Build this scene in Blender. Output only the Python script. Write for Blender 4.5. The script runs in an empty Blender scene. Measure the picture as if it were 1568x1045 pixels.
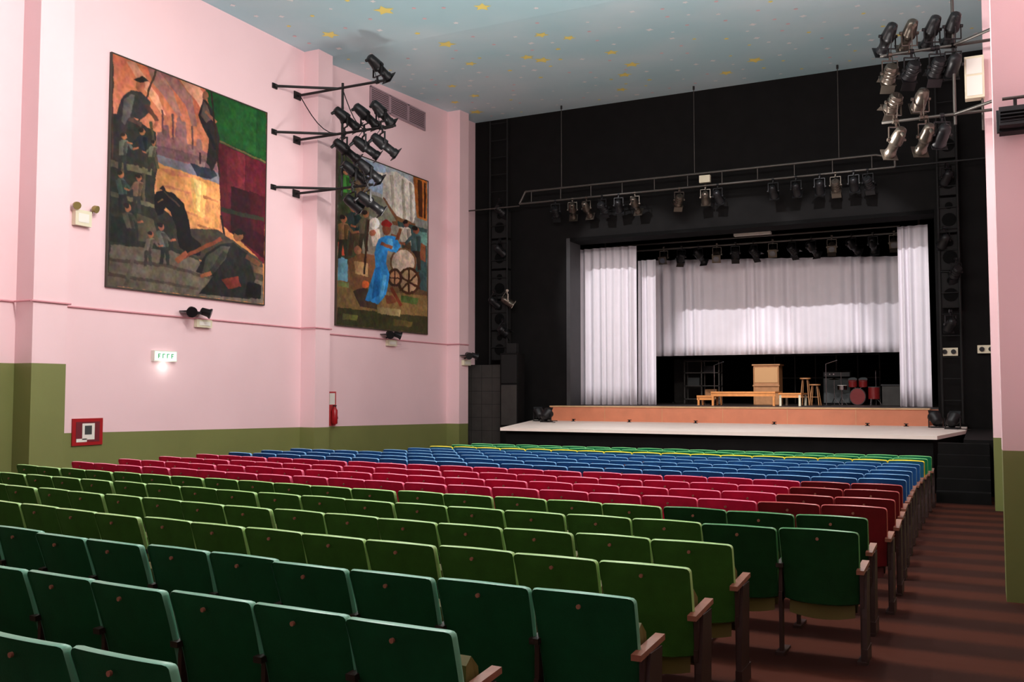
import bpy, math, random
import numpy as np
from mathutils import Vector, Matrix
random.seed(7)
scene=bpy.context.scene
COL=scene.collection

def lin(c):
    return tuple(((x/255)/12.92 if x/255<=.04045 else (((x/255)+.055)/1.055)**2.4) for x in c)
def mat(name,c,rough=.6,metal=0.,var=.0,scale=5.,bump=0.,bscale=60.,spec=.5,sheen=0,emit=None,estr=0):
    m=bpy.data.materials.new(name); m.use_nodes=True
    nt=m.node_tree; b=nt.nodes['Principled BSDF']
    L=lin(c)
    b.inputs['Base Color'].default_value=(*L,1)
    b.inputs['Roughness'].default_value=rough
    b.inputs['Metallic'].default_value=metal
    b.inputs['Specular IOR Level'].default_value=spec
    if sheen: b.inputs['Sheen Weight'].default_value=sheen
    if emit:
        b.inputs['Emission Color'].default_value=(*lin(emit),1); b.inputs['Emission Strength'].default_value=estr
    tc=nt.nodes.new('ShaderNodeTexCoord')
    if var>0:
        n=nt.nodes.new('ShaderNodeTexNoise'); n.inputs['Scale'].default_value=scale; n.inputs['Detail'].default_value=5
        nt.links.new(tc.outputs['Object'],n.inputs['Vector'])
        r=nt.nodes.new('ShaderNodeValToRGB')
        r.color_ramp.elements[0].position=.3; r.color_ramp.elements[1].position=.7
        r.color_ramp.elements[0].color=(*[x*(1-var) for x in L],1)
        r.color_ramp.elements[1].color=(*[min(1,x*(1+var)) for x in L],1)
        nt.links.new(n.outputs['Fac'],r.inputs['Fac']); nt.links.new(r.outputs['Color'],b.inputs['Base Color'])
    if bump>0:
        n2=nt.nodes.new('ShaderNodeTexNoise'); n2.inputs['Scale'].default_value=bscale; n2.inputs['Detail'].default_value=3
        nt.links.new(tc.outputs['Object'],n2.inputs['Vector'])
        bp=nt.nodes.new('ShaderNodeBump'); bp.inputs['Strength'].default_value=bump; bp.inputs['Distance'].default_value=.01
        nt.links.new(n2.outputs['Fac'],bp.inputs['Height']); nt.links.new(bp.outputs['Normal'],b.inputs['Normal'])
    return m

class MB:
    def __init__(s): s.v=[];s.f=[];s.m=[];s.mats=[];s.sm=[]
    def mi(s,m):
        if m not in s.mats: s.mats.append(m)
        return s.mats.index(m)
    def add(s,vs,fs,m,smooth=False):
        o=len(s.v); s.v+= [tuple(v) for v in vs]; k=s.mi(m)
        for f in fs: s.f.append([o+i for i in f]); s.m.append(k); s.sm.append(smooth)
    def box(s,c,d,m,rot=None):
        vs=[]
        for z in(-.5,.5):
            for y in(-.5,.5):
                for x in(-.5,.5):
                    p=Vector((x*d[0],y*d[1],z*d[2]))
                    if rot is not None: p=rot@p
                    vs.append(p+Vector(c))
        s.add(vs,[(0,2,3,1),(4,5,7,6),(0,1,5,4),(2,6,7,3),(0,4,6,2),(1,3,7,5)],m)
    def bb(s,a,b,m):
        s.box([(a[i]+b[i])/2 for i in range(3)],[abs(b[i]-a[i]) for i in range(3)],m)
    def cyl(s,p0,p1,r0,r1=None,m=None,n=12,cap=True,smooth=True):
        if r1 is None:r1=r0
        p0=Vector(p0);p1=Vector(p1);d=(p1-p0).normalized()
        a=d.orthogonal().normalized();b=d.cross(a)
        vs=[]
        for p,r in((p0,r0),(p1,r1)):
            for i in range(n):
                t=2*math.pi*i/n; vs.append(p+a*r*math.cos(t)+b*r*math.sin(t))
        s.add(vs,[(i,(i+1)%n,n+(i+1)%n,n+i) for i in range(n)],m,smooth)
        if cap:
            s.add(vs[:n],[tuple(range(n))[::-1]],m); s.add(vs[n:],[tuple(range(n))],m)
    def lathe(s,prof,p,ax,m,n=16):
        p=Vector(p);d=Vector(ax).normalized();a=d.orthogonal().normalized();b=d.cross(a)
        vs=[]
        for h,r in prof:
            for i in range(n):
                t=2*math.pi*i/n; vs.append(p+d*h+a*r*math.cos(t)+b*r*math.sin(t))
        fs=[]
        for j in range(len(prof)-1):
            for i in range(n): fs.append((j*n+i,j*n+(i+1)%n,(j+1)*n+(i+1)%n,(j+1)*n+i))
        s.add(vs,fs,m,True)
        s.add(vs[:n],[tuple(range(n))[::-1]],m); s.add(vs[-n:],[tuple(range(n))],m)
    def prism(s,poly,z0,z1,m,mtop=None):
        n=len(poly)
        vs=[(x,y,z0) for x,y in poly]+[(x,y,z1) for x,y in poly]
        s.add(vs,[(i,(i+1)%n,n+(i+1)%n,n+i) for i in range(n)]+[tuple(range(n))[::-1]],m)
        s.add(vs[n:],[tuple(range(n))],mtop or m)
    def mesh(s,name,bevel=0):
        me=bpy.data.meshes.new(name); me.from_pydata(s.v,[],s.f)
        for m in s.mats: me.materials.append(m)
        me.polygons.foreach_set('material_index',s.m)
        me.polygons.foreach_set('use_smooth',s.sm)
        me.update(); return me
    def obj(s,name,loc=(0,0,0),rot=(0,0,0),parent=None,bevel=0):
        o=bpy.data.objects.new(name,s.mesh(name)); COL.objects.link(o)
        o.location=loc;o.rotation_euler=rot
        if parent:o.parent=parent
        if bevel:
            b=o.modifiers.new('bevel','BEVEL'); b.width=bevel;b.segments=2;b.limit_method='ANGLE'
        return o
def inst(name,me,loc,rot=(0,0,0),parent=None,scale=None):
    o=bpy.data.objects.new(name,me);COL.objects.link(o);o.location=loc;o.rotation_euler=rot
    if scale:o.scale=scale
    if parent:o.parent=parent
    return o
def empty(name,loc=(0,0,0)):
    o=bpy.data.objects.new(name,None);COL.objects.link(o);o.location=loc;o.empty_display_size=.2;return o

# ---------------- materials
pink=mat('pink_wall_paint',(242,208,212),.75,var=.03,scale=.6,bump=.05,bscale=90)
green_d=mat('green_dado_paint',(122,128,74),.5,var=.06,scale=1.2)
trim_m=mat('pink_trim_paint',(215,150,158),.5)
black=mat('black_wall_paint',(15,14,14),.8,var=.25,scale=3,spec=.15)
black2=mat('black_masking',(9,9,9),.9,spec=.1)
towerm=mat('black_tower_paint',(17,17,17),.7,spec=.3)
spkm=mat('black_speaker_cloth',(24,23,23),.8,spec=.3)
greyblk=mat('dark_grey_block',(50,47,44),.8,var=.2,scale=4)
reveal=mat('proscenium_reveal_grey',(52,52,54),.6,var=.1)
metal=mat('dark_lamp_metal',(30,30,32),.4,metal=.5)
metal2=mat('worn_lamp_metal',(90,82,74),.3,metal=.8)
pipe_m=mat('steel_pipe',(84,80,76),.4,metal=.6)
pipe_d=mat('black_steel_pipe',(28,27,27),.5,metal=.3)
lens=mat('lamp_lens',(70,75,85),.08,spec=1)
white_p=mat('white_plastic',(235,232,222),.4)
cream=mat('cream_enamel',(225,218,190),.4)
deckm=mat('pale_stage_deck',(250,236,226),.5,var=.03,scale=2)
wood_r=mat('plywood_riser',(208,130,96),.5,var=.08,scale=3)
wood_e=mat('pine_edge',(210,170,125),.5,var=.1,scale=8)
stagefl=mat('dark_stage_floor',(50,42,38),.5,var=.2,scale=3)
curt=mat('white_curtain_cloth',(236,230,238),.85,var=.02,scale=3,sheen=.2)
brown=mat('armrest_wood',(140,92,74),.35,var=.15,scale=14)
brown_d=mat('seat_standard_brown',(48,28,24),.5,var=.1)
brown_i=mat('inner_armrest_dark',(40,30,24),.5,var=.1)
tablewood=mat('orange_table_wood',(215,140,75),.4,var=.12,scale=10)
cabwood=mat('oak_cabinet',(170,118,74),.45,var=.12,scale=9)
redm=mat('red_enamel',(165,25,30),.35)
drumr=mat('drum_red',(110,28,28),.25)
chrome=mat('chrome',(150,150,150),.2,metal=1)
brass=mat('cymbal_brass',(150,115,60),.25,metal=1)
greycloth=mat('grey_equipment',(60,64,64),.7)
darkeq=mat('dark_equipment',(34,33,32),.7)

def carpet():
    m=bpy.data.materials.new('light_banded_carpet');m.use_nodes=True;nt=m.node_tree;b=nt.nodes['Principled BSDF']
    tc=nt.nodes.new('ShaderNodeTexCoord');sx=nt.nodes.new('ShaderNodeSeparateXYZ');nt.links.new(tc.outputs['Object'],sx.inputs[0])
    mu=nt.nodes.new('ShaderNodeMath');mu.operation='MULTIPLY';mu.inputs[1].default_value=2*math.pi/.85
    nt.links.new(sx.outputs['Y'],mu.inputs[0]);si=nt.nodes.new('ShaderNodeMath');si.operation='SINE';nt.links.new(mu.outputs[0],si.inputs[0])
    n=nt.nodes.new('ShaderNodeTexNoise');n.inputs['Scale'].default_value=40;nt.links.new(tc.outputs['Object'],n.inputs['Vector'])
    ad=nt.nodes.new('ShaderNodeMath');ad.operation='MULTIPLY_ADD';ad.inputs[1].default_value=.9;nt.links.new(n.outputs['Fac'],ad.inputs[0]);nt.links.new(si.outputs[0],ad.inputs[2])
    r=nt.nodes.new('ShaderNodeValToRGB');r.color_ramp.elements[0].position=.0;r.color_ramp.elements[1].position=1.0
    r.color_ramp.elements[0].color=(*lin((48,21,14)),1);r.color_ramp.elements[1].color=(*lin((70,32,20)),1)  # bands along Y: light banding from the seat rows put into the colour
    nt.links.new(ad.outputs[0],r.inputs['Fac']);nt.links.new(r.outputs['Color'],b.inputs['Base Color'])
    b.inputs['Roughness'].default_value=.9;b.inputs['Specular IOR Level'].default_value=.15
    return m
carp=carpet()
def ceilmat():
    m=bpy.data.materials.new('sky_blue_ceiling_paint');m.use_nodes=True;nt=m.node_tree;b=nt.nodes['Principled BSDF']
    tc=nt.nodes.new('ShaderNodeTexCoord')
    n=nt.nodes.new('ShaderNodeTexNoise');n.inputs['Scale'].default_value=.28;n.inputs['Detail'].default_value=4
    nt.links.new(tc.outputs['Object'],n.inputs['Vector'])
    r=nt.nodes.new('ShaderNodeValToRGB');e=r.color_ramp.elements
    e[0].position=.40;e[0].color=(*lin((176,214,222)),1);e[1].position=.72;e[1].color=(*lin((204,224,230)),1)
    nt.links.new(n.outputs['Fac'],r.inputs['Fac'])
    nt.links.new(r.outputs['Color'],b.inputs['Base Color'])
    b.inputs['Roughness'].default_value=.8
    return m
ceil_m=ceilmat()
starY=mat('gold_star_paint',(248,232,130),.6)
starW=mat('white_star_paint',(232,238,240),.6)
starP=mat('pink_star_paint',(225,195,200),.6)

# ---------------- geometry constants
D=26.2; XL=-14.4; XLp=-13.97; XR=.6; XRp=.15
def zf(y): return -1.80 if y<7 else (-1.80-.0168*(y-7) if y<17.7 else -1.98)
CZ=8.17
fb=MB()
ys=[-3,7,17.7,D+.2]
for a,b in zip(ys[:-1],ys[1:]):
    fb.add([(-15,a,zf(a)),(1.2,a,zf(a)),(1.2,b,zf(b)),(-15,b,zf(b))],[(0,1,2,3)],carp)
fb.obj('floor')
cb=MB()
cb.add([(-15,-3,CZ),(1.2,-3,CZ),(1.2,18.2,CZ),(-15,18.2,CZ)],[(3,2,1,0)],ceil_m)
cb.add([(-15,18.2,CZ),(1.2,18.2,CZ),(1.2,D+.3,8.66),(-15,D+.3,8.66)],[(3,2,1,0)],ceil_m)
cb.obj('ceiling')
def cz(y): return CZ if y<18.2 else CZ+(y-18.2)*.49/8.3
sb=MB()
def star(x,y,R,m,n=5,rot=0,inner=.42):
    vs=[];
    for i in range(2*n):
        t=rot+math.pi*i/n; r=R if i%2==0 else R*inner
        yy=y+r*math.sin(t); vs.append((x+r*math.cos(t),yy,cz(yy)-.006))
    c=(x,y,cz(y)-.006)
    sb.add(vs+[c],[(2*n,i,(i+1)%(2*n)) for i in range(2*n)],m)
pts=[]
for i in range(1500):
    x=random.uniform(-14,.4);y=random.uniform(8,25.8)
    if all((x-a)**2+(y-b)**2>.45**2 for a,b in pts): pts.append((x,y))
for i,(x,y) in enumerate(pts):
    if abs(y-18.2)<.3: continue
    k=random.random()
    if k<.11: star(x,y,random.uniform(.15,.25),starY,5,random.random()*6,.5)
    elif k<.45: star(x,y,random.uniform(.05,.08),starY if k<.3 else starW,5,random.random()*6,.6)
    elif k<.8: star(x,y,random.uniform(.05,.1),starW,4,random.random()*6,.6)
    else: star(x,y,.05,starP,6,0,.9)
sb.obj('ceiling_painted_stars')

# ---------------- walls
def wallpath(name,path,dado):
    w=MB()
    for (x0,y0),(x1,y1) in zip(path[:-1],path[1:]):
        e=.01 if y1>y0 else 0
        d0=dado(y0+e);d1=dado(y1-e)
        w.add([(x0,y0,-2.3),(x1,y1,-2.3),(x1,y1,d1),(x0,y0,d0)],[(0,1,2,3)],green_d)
        w.add([(x1,y1,d1),(x0,y0,d0),(x0,y0,9),(x1,y1,9)],[(0,1,2,3)],pink)
    return w.obj(name)
pl=[(XL,-3),(XL,10.3),(XLp,10.3),(XLp,10.95),(XL,10.95),(XL,17.66),(XLp,17.66),(XLp,18.2),(XL,18.2),(XL,24.45),(XLp,24.45),(XLp,25.0),(XL,25.0),(XL,D+.1)]
wallpath('wall_left',pl,lambda y: .47 if y<10.955 else -.74-.0175*(y-12))
pr=[(XR,-3),(XR,9.4),(XRp,9.4),(XRp,9.95),(XR,9.95),(XR,17.66),(XRp,17.66),(XRp,18.2),(XR,18.2),(XR,D+.1)]
wallpath('wall_right',pr,lambda y: -.52-.03*(y-9.4))
wb=MB(); wb.add([(-15,-3,-2.3),(1.2,-3,-2.3),(1.2,-3,9),(-15,-3,9)],[(0,1,2,3)],pink); wb.obj('wall_back')
def rail(name,path,z,off,r,m,parent=None):
    t=MB()
    P=[(x+off,y,z) for x,y in path]
    for a,b in zip(P[:-1],P[1:]): t.cyl(a,b,r,r,m,8)
    return t.obj(name)
rail('trim_1',[(XL,4),(XL,10.25),(XLp,10.25),(XLp,11.0),(XL,11.0),(XL,17.6),(XLp,17.6),(XLp,18.24)],1.5,.02,.017,trim_m)
rail('trim_2',[(XL,18.3),(XL,24.4),(XLp,24.4),(XLp,25.0)],1.42,.02,.017,trim_m)
rail('trim_3',[(XR,0),(XR,9.36)],1.5,-.02,.02,trim_m)
# ---------------- stage wall (black)
OX0,OX1,OZ=-11.1,-1.0,4.56
SD=.8
wsb=MB()
wsb.bb((-15.2,D,-2.3),(OX0-.12,D+SD,8.68),black)
wsb.bb((OX1,D,-2.3),(1.4,D+SD,8.68),black)
wsb.bb((OX0-.12,D,OZ+.1),(OX1,D+SD,8.68),black)
wsb.obj('wall_stage')
pf=MB()
pf.bb((OX0-.12,D-.03,-.42),(OX0,D+SD,OZ+.1),reveal)
pf.bb((OX0,D-.03,OZ),(OX1,D+SD,OZ+.1),black2)
pf.obj('trim_proscenium')
sh=MB()
sh.add([(-16,36,-.5),(2,36,-.5),(2,36,9),(-16,36,9)],[(0,1,2,3)],black2)
sh.obj('wall_stage_back')
sh=MB(); sh.add([(-16,D+SD,-.5),(-16,36,-.5),(-16,36,9),(-16,D+SD,9)],[(0,1,2,3)],black2); sh.obj('wall_stage_left')
sh=MB(); sh.add([(2,D+SD,-.5),(2,36,-.5),(2,36,9),(2,D+SD,9)],[(0,1,2,3)],black2); sh.obj('wall_stage_right')
sh=MB(); sh.add([(-16,D,8.69),(2,D,8.69),(2,36,8.69),(-16,36,8.69)],[(0,1,2,3)],black2); sh.obj('ceiling_stage')
sh=MB(); sh.add([(-16,D+SD,-.42),(2,D+SD,-.42),(2,36,-.42),(-16,36,-.42)],[(0,1,2,3)],stagefl); sh.obj('floor_stage')
# apron
ZD=-.86
ap=MB()
poly=[(-10.3,20.0),(-.8,20.0),(-.35,23.0),(-.35,D-.01),(-12.3,D-.01)]
ap.prism(poly,ZD-.07,ZD,deckm)
pin=[(-10.2,20.12),(-.88,20.12),(-.45,23.0),(-.45,D-.02),(-12.2,D-.02)]
ap.prism(pin,-1.98,ZD-.07,black)
ap.obj('stage_apron')
rs=MB()
RX0,RX1=-11.5,-1.2
rs.bb((RX0,25.6,ZD),(RX1,25.64,-.455),wood_r)
rs.bb((RX0,25.64,ZD),(RX1,D-.035,-.455),wood_r)
rs.bb((OX0,D-.035,ZD),(OX1,D+SD,-.455),wood_r)
rs.bb((RX0-.02,25.57,-.455),(RX1+.02,D-.035,-.42),wood_e)
rs.bb((OX0,D-.035,-.455),(OX1,D+SD,-.42),stagefl)
for i in range(5):
    x=RX0+ (i+1)*(RX1-RX0)/6; rs.bb((x-.004,25.595,ZD),(x+.004,25.6,-.46),wood_e)
rs.obj('stage_riser')
st=MB()
for i in range(5):
    st.bb((-.78,18.5+i*.3,-1.98),(.1,18.8+i*.3,-1.98+.2*(i+1)),black)
st.bb((-.34,20.0,-1.98),(.58,D-.02,-.92),black)
st.obj('stage_steps')

# ---------------- curtains
def curtain(name,x0,x1,y,z0,z1,wave=.21,amp=.06,zr=None,ph=0):
    c=MB();n=int((x1-x0)/wave*12);nz=8;vs=[]
    rnd=random.Random(name)
    offs=[rnd.uniform(-.5,.5) for _ in range(200)]
    for j in range(nz+1):
        t=j/nz
        for i in range(n+1):
            s=i/n;x=x0+(x1-x0)*s
            top=z1 if zr is None else z1+(zr-z1)*s
            z=z0+(top-z0)*t
            u=(x-x0)/wave
            a=amp*(1-.35*t)*(1+.5*math.sin(u*.7+offs[3]*6))
            yy=y+a*math.sin(2*math.pi*u+ .8*math.sin(u*1.3+ph))+ .03*math.sin(u*.9+t*1.2)
            vs.append((x+.02*math.sin(u*2.1+t),yy,z))
    fs=[(j*(n+1)+i,j*(n+1)+i+1,(j+1)*(n+1)+i+1,(j+1)*(n+1)+i) for j in range(nz) for i in range(n)]
    c.add(vs,fs,curt,True)
    o=c.obj(name);m=o.modifiers.new('thick','SOLIDIFY');m.thickness=.01
    return o
curtain('white_backdrop_curtain',-9.9,-1.9,30.0,1.17,4.38,.34,.05,4.02)
curtain('white_leg_curtain',-11.55,-9.5,27.6,-.41,4.52,.24,.07)
curtain('white_leg_curtain',-9.62,-9.02,28.1,-.41,4.12,.22,.05)
curtain('white_leg_curtain',-1.98,-1.22,27.5,-.41,4.5,.2,.05)

# ---------------- theatre lamps
def lamp_mesh(kind,up=False,md=metal):
    b=MB();s=1 if up else -1
    b.cyl((-.03,0,0),(.03,0,0),.045,.045,md,10)
    b.box((0,0,s*.07),(.03,.03,.09),md)
    zy=s*.11
    b.box((0,0,zy),(.26,.035,.014),md)
    for x in(-.13,.13): b.box((x,0,zy+s*.12),(.012,.035,.25),md)
    c=Vector((0,0,s*.33)); d=Vector((0,math.cos(math.radians(32)),-math.sin(math.radians(32))))
    for x in(-.14,.14): b.cyl(c+Vector((x-.02,0,0)),c+Vector((x+.02,0,0)),.03,.03,md,8)
    if kind=='ellip':
        b.lathe([(-.26,.05),(-.24,.085),(-.12,.105),(-.02,.115),(.0,.12),(.06,.12),(.08,.085),(.26,.085),(.27,.10),(.34,.10)],c,d,md,14)
        b.cyl(c-d*.2,c-d*.2+Vector((0,-.12,s*.02-.1)),.04,.03,md,8)
        e=c+d*.35
    elif kind=='par':
        b.lathe([(-.2,.04),(-.18,.09),(-.08,.11),(.16,.115),(.17,.125),(.2,.125)],c,d,md,14); e=c+d*.21
    else:
        b.lathe([(-.16,.09),(-.14,.11),(.10,.115),(.12,.13),(.15,.13)],c,d,md,12)
        for k in range(3): b.lathe([(-.1+k*.07,.122),(-.085+k*.07,.122)],c,d,md,12)
        e=c+d*.16
    q=d.to_track_quat('Z','Y').to_matrix()
    b.box(e,(.26,.26,.012),md,q)
    b.cyl(e+d*.008,e+d*.014,.09,.09,lens,14)
    if kind=='fres':
        for a in(-1,1): b.box(e+d*.08+q@Vector((0,a*.13,0)),(.24,.008,.16),md,q@Matrix.Rotation(a*-.35,3,'X'))
    pr=c-d*.2
    b.cyl(pr,Vector((.03,-.03,s*.02)),.008,.008,md,6)
    return b.mesh('stage_spotlight_'+kind)
LM={(k,u,mm):lamp_mesh(k,u,metal if mm==0 else metal2) for k in('ellip','par','fres') for u in(False,True) for mm in(0,1)}
def lamp(k,loc,yaw=0,up=False,mm=0,sc=1.):
    return inst('stage_spotlight',LM[(k,up,mm)],loc,(0,0,yaw),None,(sc,sc,sc))
def pipeobj(segs,r=.024,m=pipe_m):
    b=MB()
    for a,c in segs: b.cyl(a,c,r,r,m,10)
    return b
rl=pipeobj([((XL+.03,17.4,7.02),(-11.9,17.4,7.02)),((XL+.03,17.4,5.95),(-11.6,17.4,5.95)),((XL+.03,17.4,4.67),(-12.2,17.4,4.67)),
  ((-13.1,17.45,4.5),(-13.1,17.45,7.15)),((XL+.03,16.6,7.02),(-13.2,17.4,7.02)),((XL+.03,16.6,5.95),(-13.2,17.4,5.95)),((XL+.03,16.6,4.67),(-13.2,17.4,4.67))],.03,pipe_d)
for z in(7.02,5.95,4.67):
    rl.bb((XL+.002,17.28,z-.09),(XL+.03,17.52,z+.09),pipe_d); rl.bb((XL+.002,16.52,z-.06),(XL+.03,16.68,z+.06),pipe_d)
for a,b_ in (((-13.1,17.45,7.0),(-12.2,17.4,5.95)),((-14.3,17.4,7.0),(-12.9,17.4,5.95)),((-13.1,17.45,5.9),(-12.6,17.4,4.7))):
    P=[Vector(a).lerp(Vector(b_),t/8)-Vector((0,0,.35*math.sin(math.pi*t/8))) for t in range(9)]
    for p,q in zip(P[:-1],P[1:]): rl.cyl(p,q,.012,.012,pipe_d,6)
rl.obj('wall_lighting_boom')
for x,z,k,u,yw in[(-12.1,7.02,'ellip',True,-.3),(-13.0,5.95,'ellip',True,-.5),(-12.45,5.95,'ellip',True,-.4),(-12.0,5.95,'ellip',True,-.2),
   (-13.0,5.95,'ellip',False,-.5),(-12.45,5.95,'ellip',False,-.7),(-11.95,5.95,'ellip',False,-.6),
   (-12.75,4.67,'ellip',True,-.5),(-12.35,4.67,'ellip',True,-.4),(-12.75,4.67,'par',False,-.5),(-12.32,4.67,'ellip',False,-.6)]:
    lamp(k,(x,17.4,z),yw,u,0,1.12)
rr=pipeobj([((XR-.03,17.3,5.85),(-1.45,17.3,5.85)),((XR-.03,17.3,4.67),(-1.45,17.3,4.67)),((XR-.03,17.3,6.95),(-1.45,17.3,6.95)),((-.3,17.35,4.5),(-.3,17.35,7.1)),
  ((XR-.03,16.5,5.85),(-.3,17.3,5.85)),((XR-.03,16.5,4.67),(-.3,17.3,4.67))],.026,pipe_m)
for z in(6.95,5.85,4.67): rr.bb((XR-.03,17.2,z-.09),(XR-.002,17.4,z+.09),pipe_d)
rr.obj('wall_lighting_boom')
for x,z,k,u,yw,mm in[(-1.32,5.85,'ellip',True,.5,0),(-.98,5.85,'ellip',True,.4,1),(-.62,5.85,'ellip',True,.4,0),(-.3,5.85,'ellip',True,.3,0),
   (-1.3,5.85,'fres',False,.4,1),(-.95,5.85,'fres',False,.5,0),(-.55,5.85,'fres',False,.4,0),
   (-1.25,4.67,'fres',True,.6,1),(-.82,4.67,'par',True,.4,1),(-1.22,4.67,'ellip',False,.5,1),(-.75,4.67,'ellip',False,.4,1),(-.3,5.85,'par',False,.3,0),
   (-.5,4.67,'par',False,.4,0)]:
    lamp(k,(x,17.3,z),yw,u,mm)

TY=25.55
tr=pipeobj([((-12.5,TY,5.72),(-1.85,TY,5.72)),((-12.3,TY,6.08),(-2.3,TY,6.08)),((-12.5,TY,5.72),(-12.3,TY,6.08)),((-1.85,TY,5.95),(-2.3,TY,6.08)),((-1.85,TY,5.95),(-1.85,TY,5.72))],.033)
for i in range(11):
    x=-12.1+i*.97; tr.cyl((x,TY,5.72),(x,TY,6.08),.015,.015,pipe_m,6)
ct=cz(TY)-.03
for x in(-11.1,-7.05,-3.2):
    tr.cyl((x,TY,6.08),(x,TY,ct),.012,.012,pipe_m,6)
    tr.cyl((x,TY,ct-.1),(x,TY,ct),.03,.03,pipe_d,8)
tr.cyl((XL+.02,TY,5.66),(-12.5,TY,5.66),.022,.022,pipe_m,8)
tr.cyl((-1.85,TY,5.72),(XR-.02,TY,5.72),.02,.02,pipe_d,8)
tr.box((-6.75,TY-.02,5.9),(.3,.12,.2),cream)
tr.obj('lighting_truss')
for x,k,yw,mm in[(-11.3,'fres',.2,0),(-10.75,'ellip',.3,1),(-10.3,'ellip',0,1),(-9.8,'fres',-.2,0),(-9.3,'par',.2,0),(-8.8,'ellip',0,1),(-7.5,'fres',.5,1),(-6.75,'par',.2,1),(-6.4,'par',-.1,0),(-4.9,'par',0,0),(-4.3,'par',0,0),(-3.7,'par',.1,0),(-3.3,'fres',0,1),(-2.85,'par',0,0),(-2.5,'fres',-.2,0)]:
    lamp(k,(x,TY,5.72),yw,False,mm)
ip=pipeobj([((-11,28.9,4.55),(-1.5,28.9,4.55)),((-10.6,28.9,4.75),(-2,28.9,4.75)),((-11,28.9,4.55),(-11,28.9,8.6)),((-1.5,28.9,4.55),(-1.5,28.9,8.6))],.03,pipe_m)
ip.obj('stage_lighting_pipe')
for i in range(13):
    x=-9.0+i*.57
    lamp(random.choice(['par','fres','ellip']),(x,28.9,4.6),math.pi+random.uniform(-.4,.4) if i%3==0 else random.uniform(-.6,.6),False,i%3==0)
bt=MB(); bt.box((-6.1,28.5,4.76),(1.1,.18,.07),white_p); bt.cyl((-6.4,28.5,4.79),(-6.4,28.5,8.6),.01,.01,pipe_d,6); bt.cyl((-5.8,28.5,4.79),(-5.8,28.5,8.6),.01,.01,pipe_d,6); bt.obj('stage_work_light')

def tower(name,x,y,z0,z1,w=.5,spk=True):
    b=MB()
    for dx in(-w/2,w/2): b.cyl((x+dx,y,z0+.03),(x+dx,y,z1),.03,.03,towerm,8)
    n=int((z1-z0)/.55)
    for i in range(n+1):
        z=z0+.1+i*(z1-z0-.2)/n; b.cyl((x-w/2,y,z),(x+w/2,y,z),.016,.016,towerm,6)
    if spk:
        for i in range(5):
            z=z0+3.4+i*.95; b.box((x+.02,y+.16,z),(w*.92,.24,.88),spkm)
            b.cyl((x+.02,y+.03,z-.12),(x+.02,y+.04,z-.12),.17,.17,black2,16)
            b.cyl((x+.02,y+.03,z+.24),(x+.02,y+.04,z+.24),.09,.09,black2,12)
    b.box((x,y,z0+.03),(w+.2,.5,.06),black2)
    return b.obj(name)
tower('speaker_and_lighting_tower',-13.35,25.8,-1.98,8.5,.6)
for z,k,dx in((4.7,'par',.1),(3.1,'par',-.1),(2.2,'fres',.2),(5.95,'fres',0.1)): lamp(k,(-13.35+dx,25.7,z),-.4,False,0)
lamp('par',(-13.0,25.7,3.1),-.9,False,1)
tower('speaker_and_lighting_tower',-.66,25.85,ZD,8.5,.45)
for z,k,dx in((5.7,'par',0),(4.1,'par',-.1),(3.3,'fres',.15),(2.0,'par',0)): lamp(k,(-.66+dx,25.72,z),.4,False,0)
gb=MB()
for r in range(7):
    for c in range(4):
        gb.bb((-14.38+c*.36,25.3,-1.98+r*.4),(-14.38+c*.36+.35,25.5,-1.98+r*.4+.39),greyblk)
gb.bb((-14.39,25.31,-1.98),(-12.97,25.49,.82),black)
gb.obj('concrete_block_screen')
cb2=MB(); cb2.bb((-12.93,25.1,-1.98),(-12.33,25.55,1.15),black); cb2.bb((-12.89,25.08,-1.0),(-12.37,25.1,.2),greyblk); cb2.bb((-12.89,25.08,.25),(-12.37,25.1,1.1),spkm)
cb2.bb((-12.75,25.2,1.15),(-12.45,25.4,1.45),spkm)
cb2.obj('black_equipment_cabinet',bevel=.01)

def flood(name,loc,yaw):
    b=MB()
    b.box((0,0,.015),(.3,.2,.03),metal)
    for x in(-.17,.17): b.box((x,0,.14),(.012,.04,.22),metal)
    d=Vector((0,.8,.6)).normalized();c=Vector((0,0,.2))
    b.lathe([(-.14,.06),(-.12,.12),(.08,.14),(.1,.16),(.13,.16)],c,d,metal,12)
    b.box(c+Vector((.0,.1,.14)),(.26,.01,.16),metal,Matrix.Rotation(-.5,3,'X'))
    b.cyl((.1,-.05,.02),(.5,-.2,.012),.01,.01,metal,6)
    return b.obj(name,loc,(0,0,yaw))
flood('stage_floor_floodlight',(-11.55,24.9,ZD),.7);flood('stage_floor_floodlight',(-11.0,24.2,ZD),-.3);flood('stage_floor_floodlight',(-1.0,24.6,ZD),.4);flood('stage_floor_floodlight',(-.62,23.8,ZD),-.4)
for i,x in enumerate((-10.6,-8.9,-7.0,-4.9,-2.6,-1.7)):
    b=MB();b.cyl((0,0,0),(0,0,.015),.06,.06,metal,12);b.cyl((0,0,.015),(0,.02,.05),.03,.02,metal,8);b.box((0,.03,.06),(.1,.05,.02),metal);b.obj('boundary_microphone',(x,25.2,ZD))
for x,z in((-.72,1.0),(.12,1.05)):
    b=MB();b.bb((x-.2,D-.14,z-.1),(x+.2,D-.003,z+.1),cream);b.cyl((x-.1,D-.18,z),(x-.1,D-.1,z),.06,.06,metal,10);b.cyl((x+.1,D-.18,z),(x+.1,D-.1,z),.06,.06,metal,10);b.obj('emergency_light')

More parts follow.
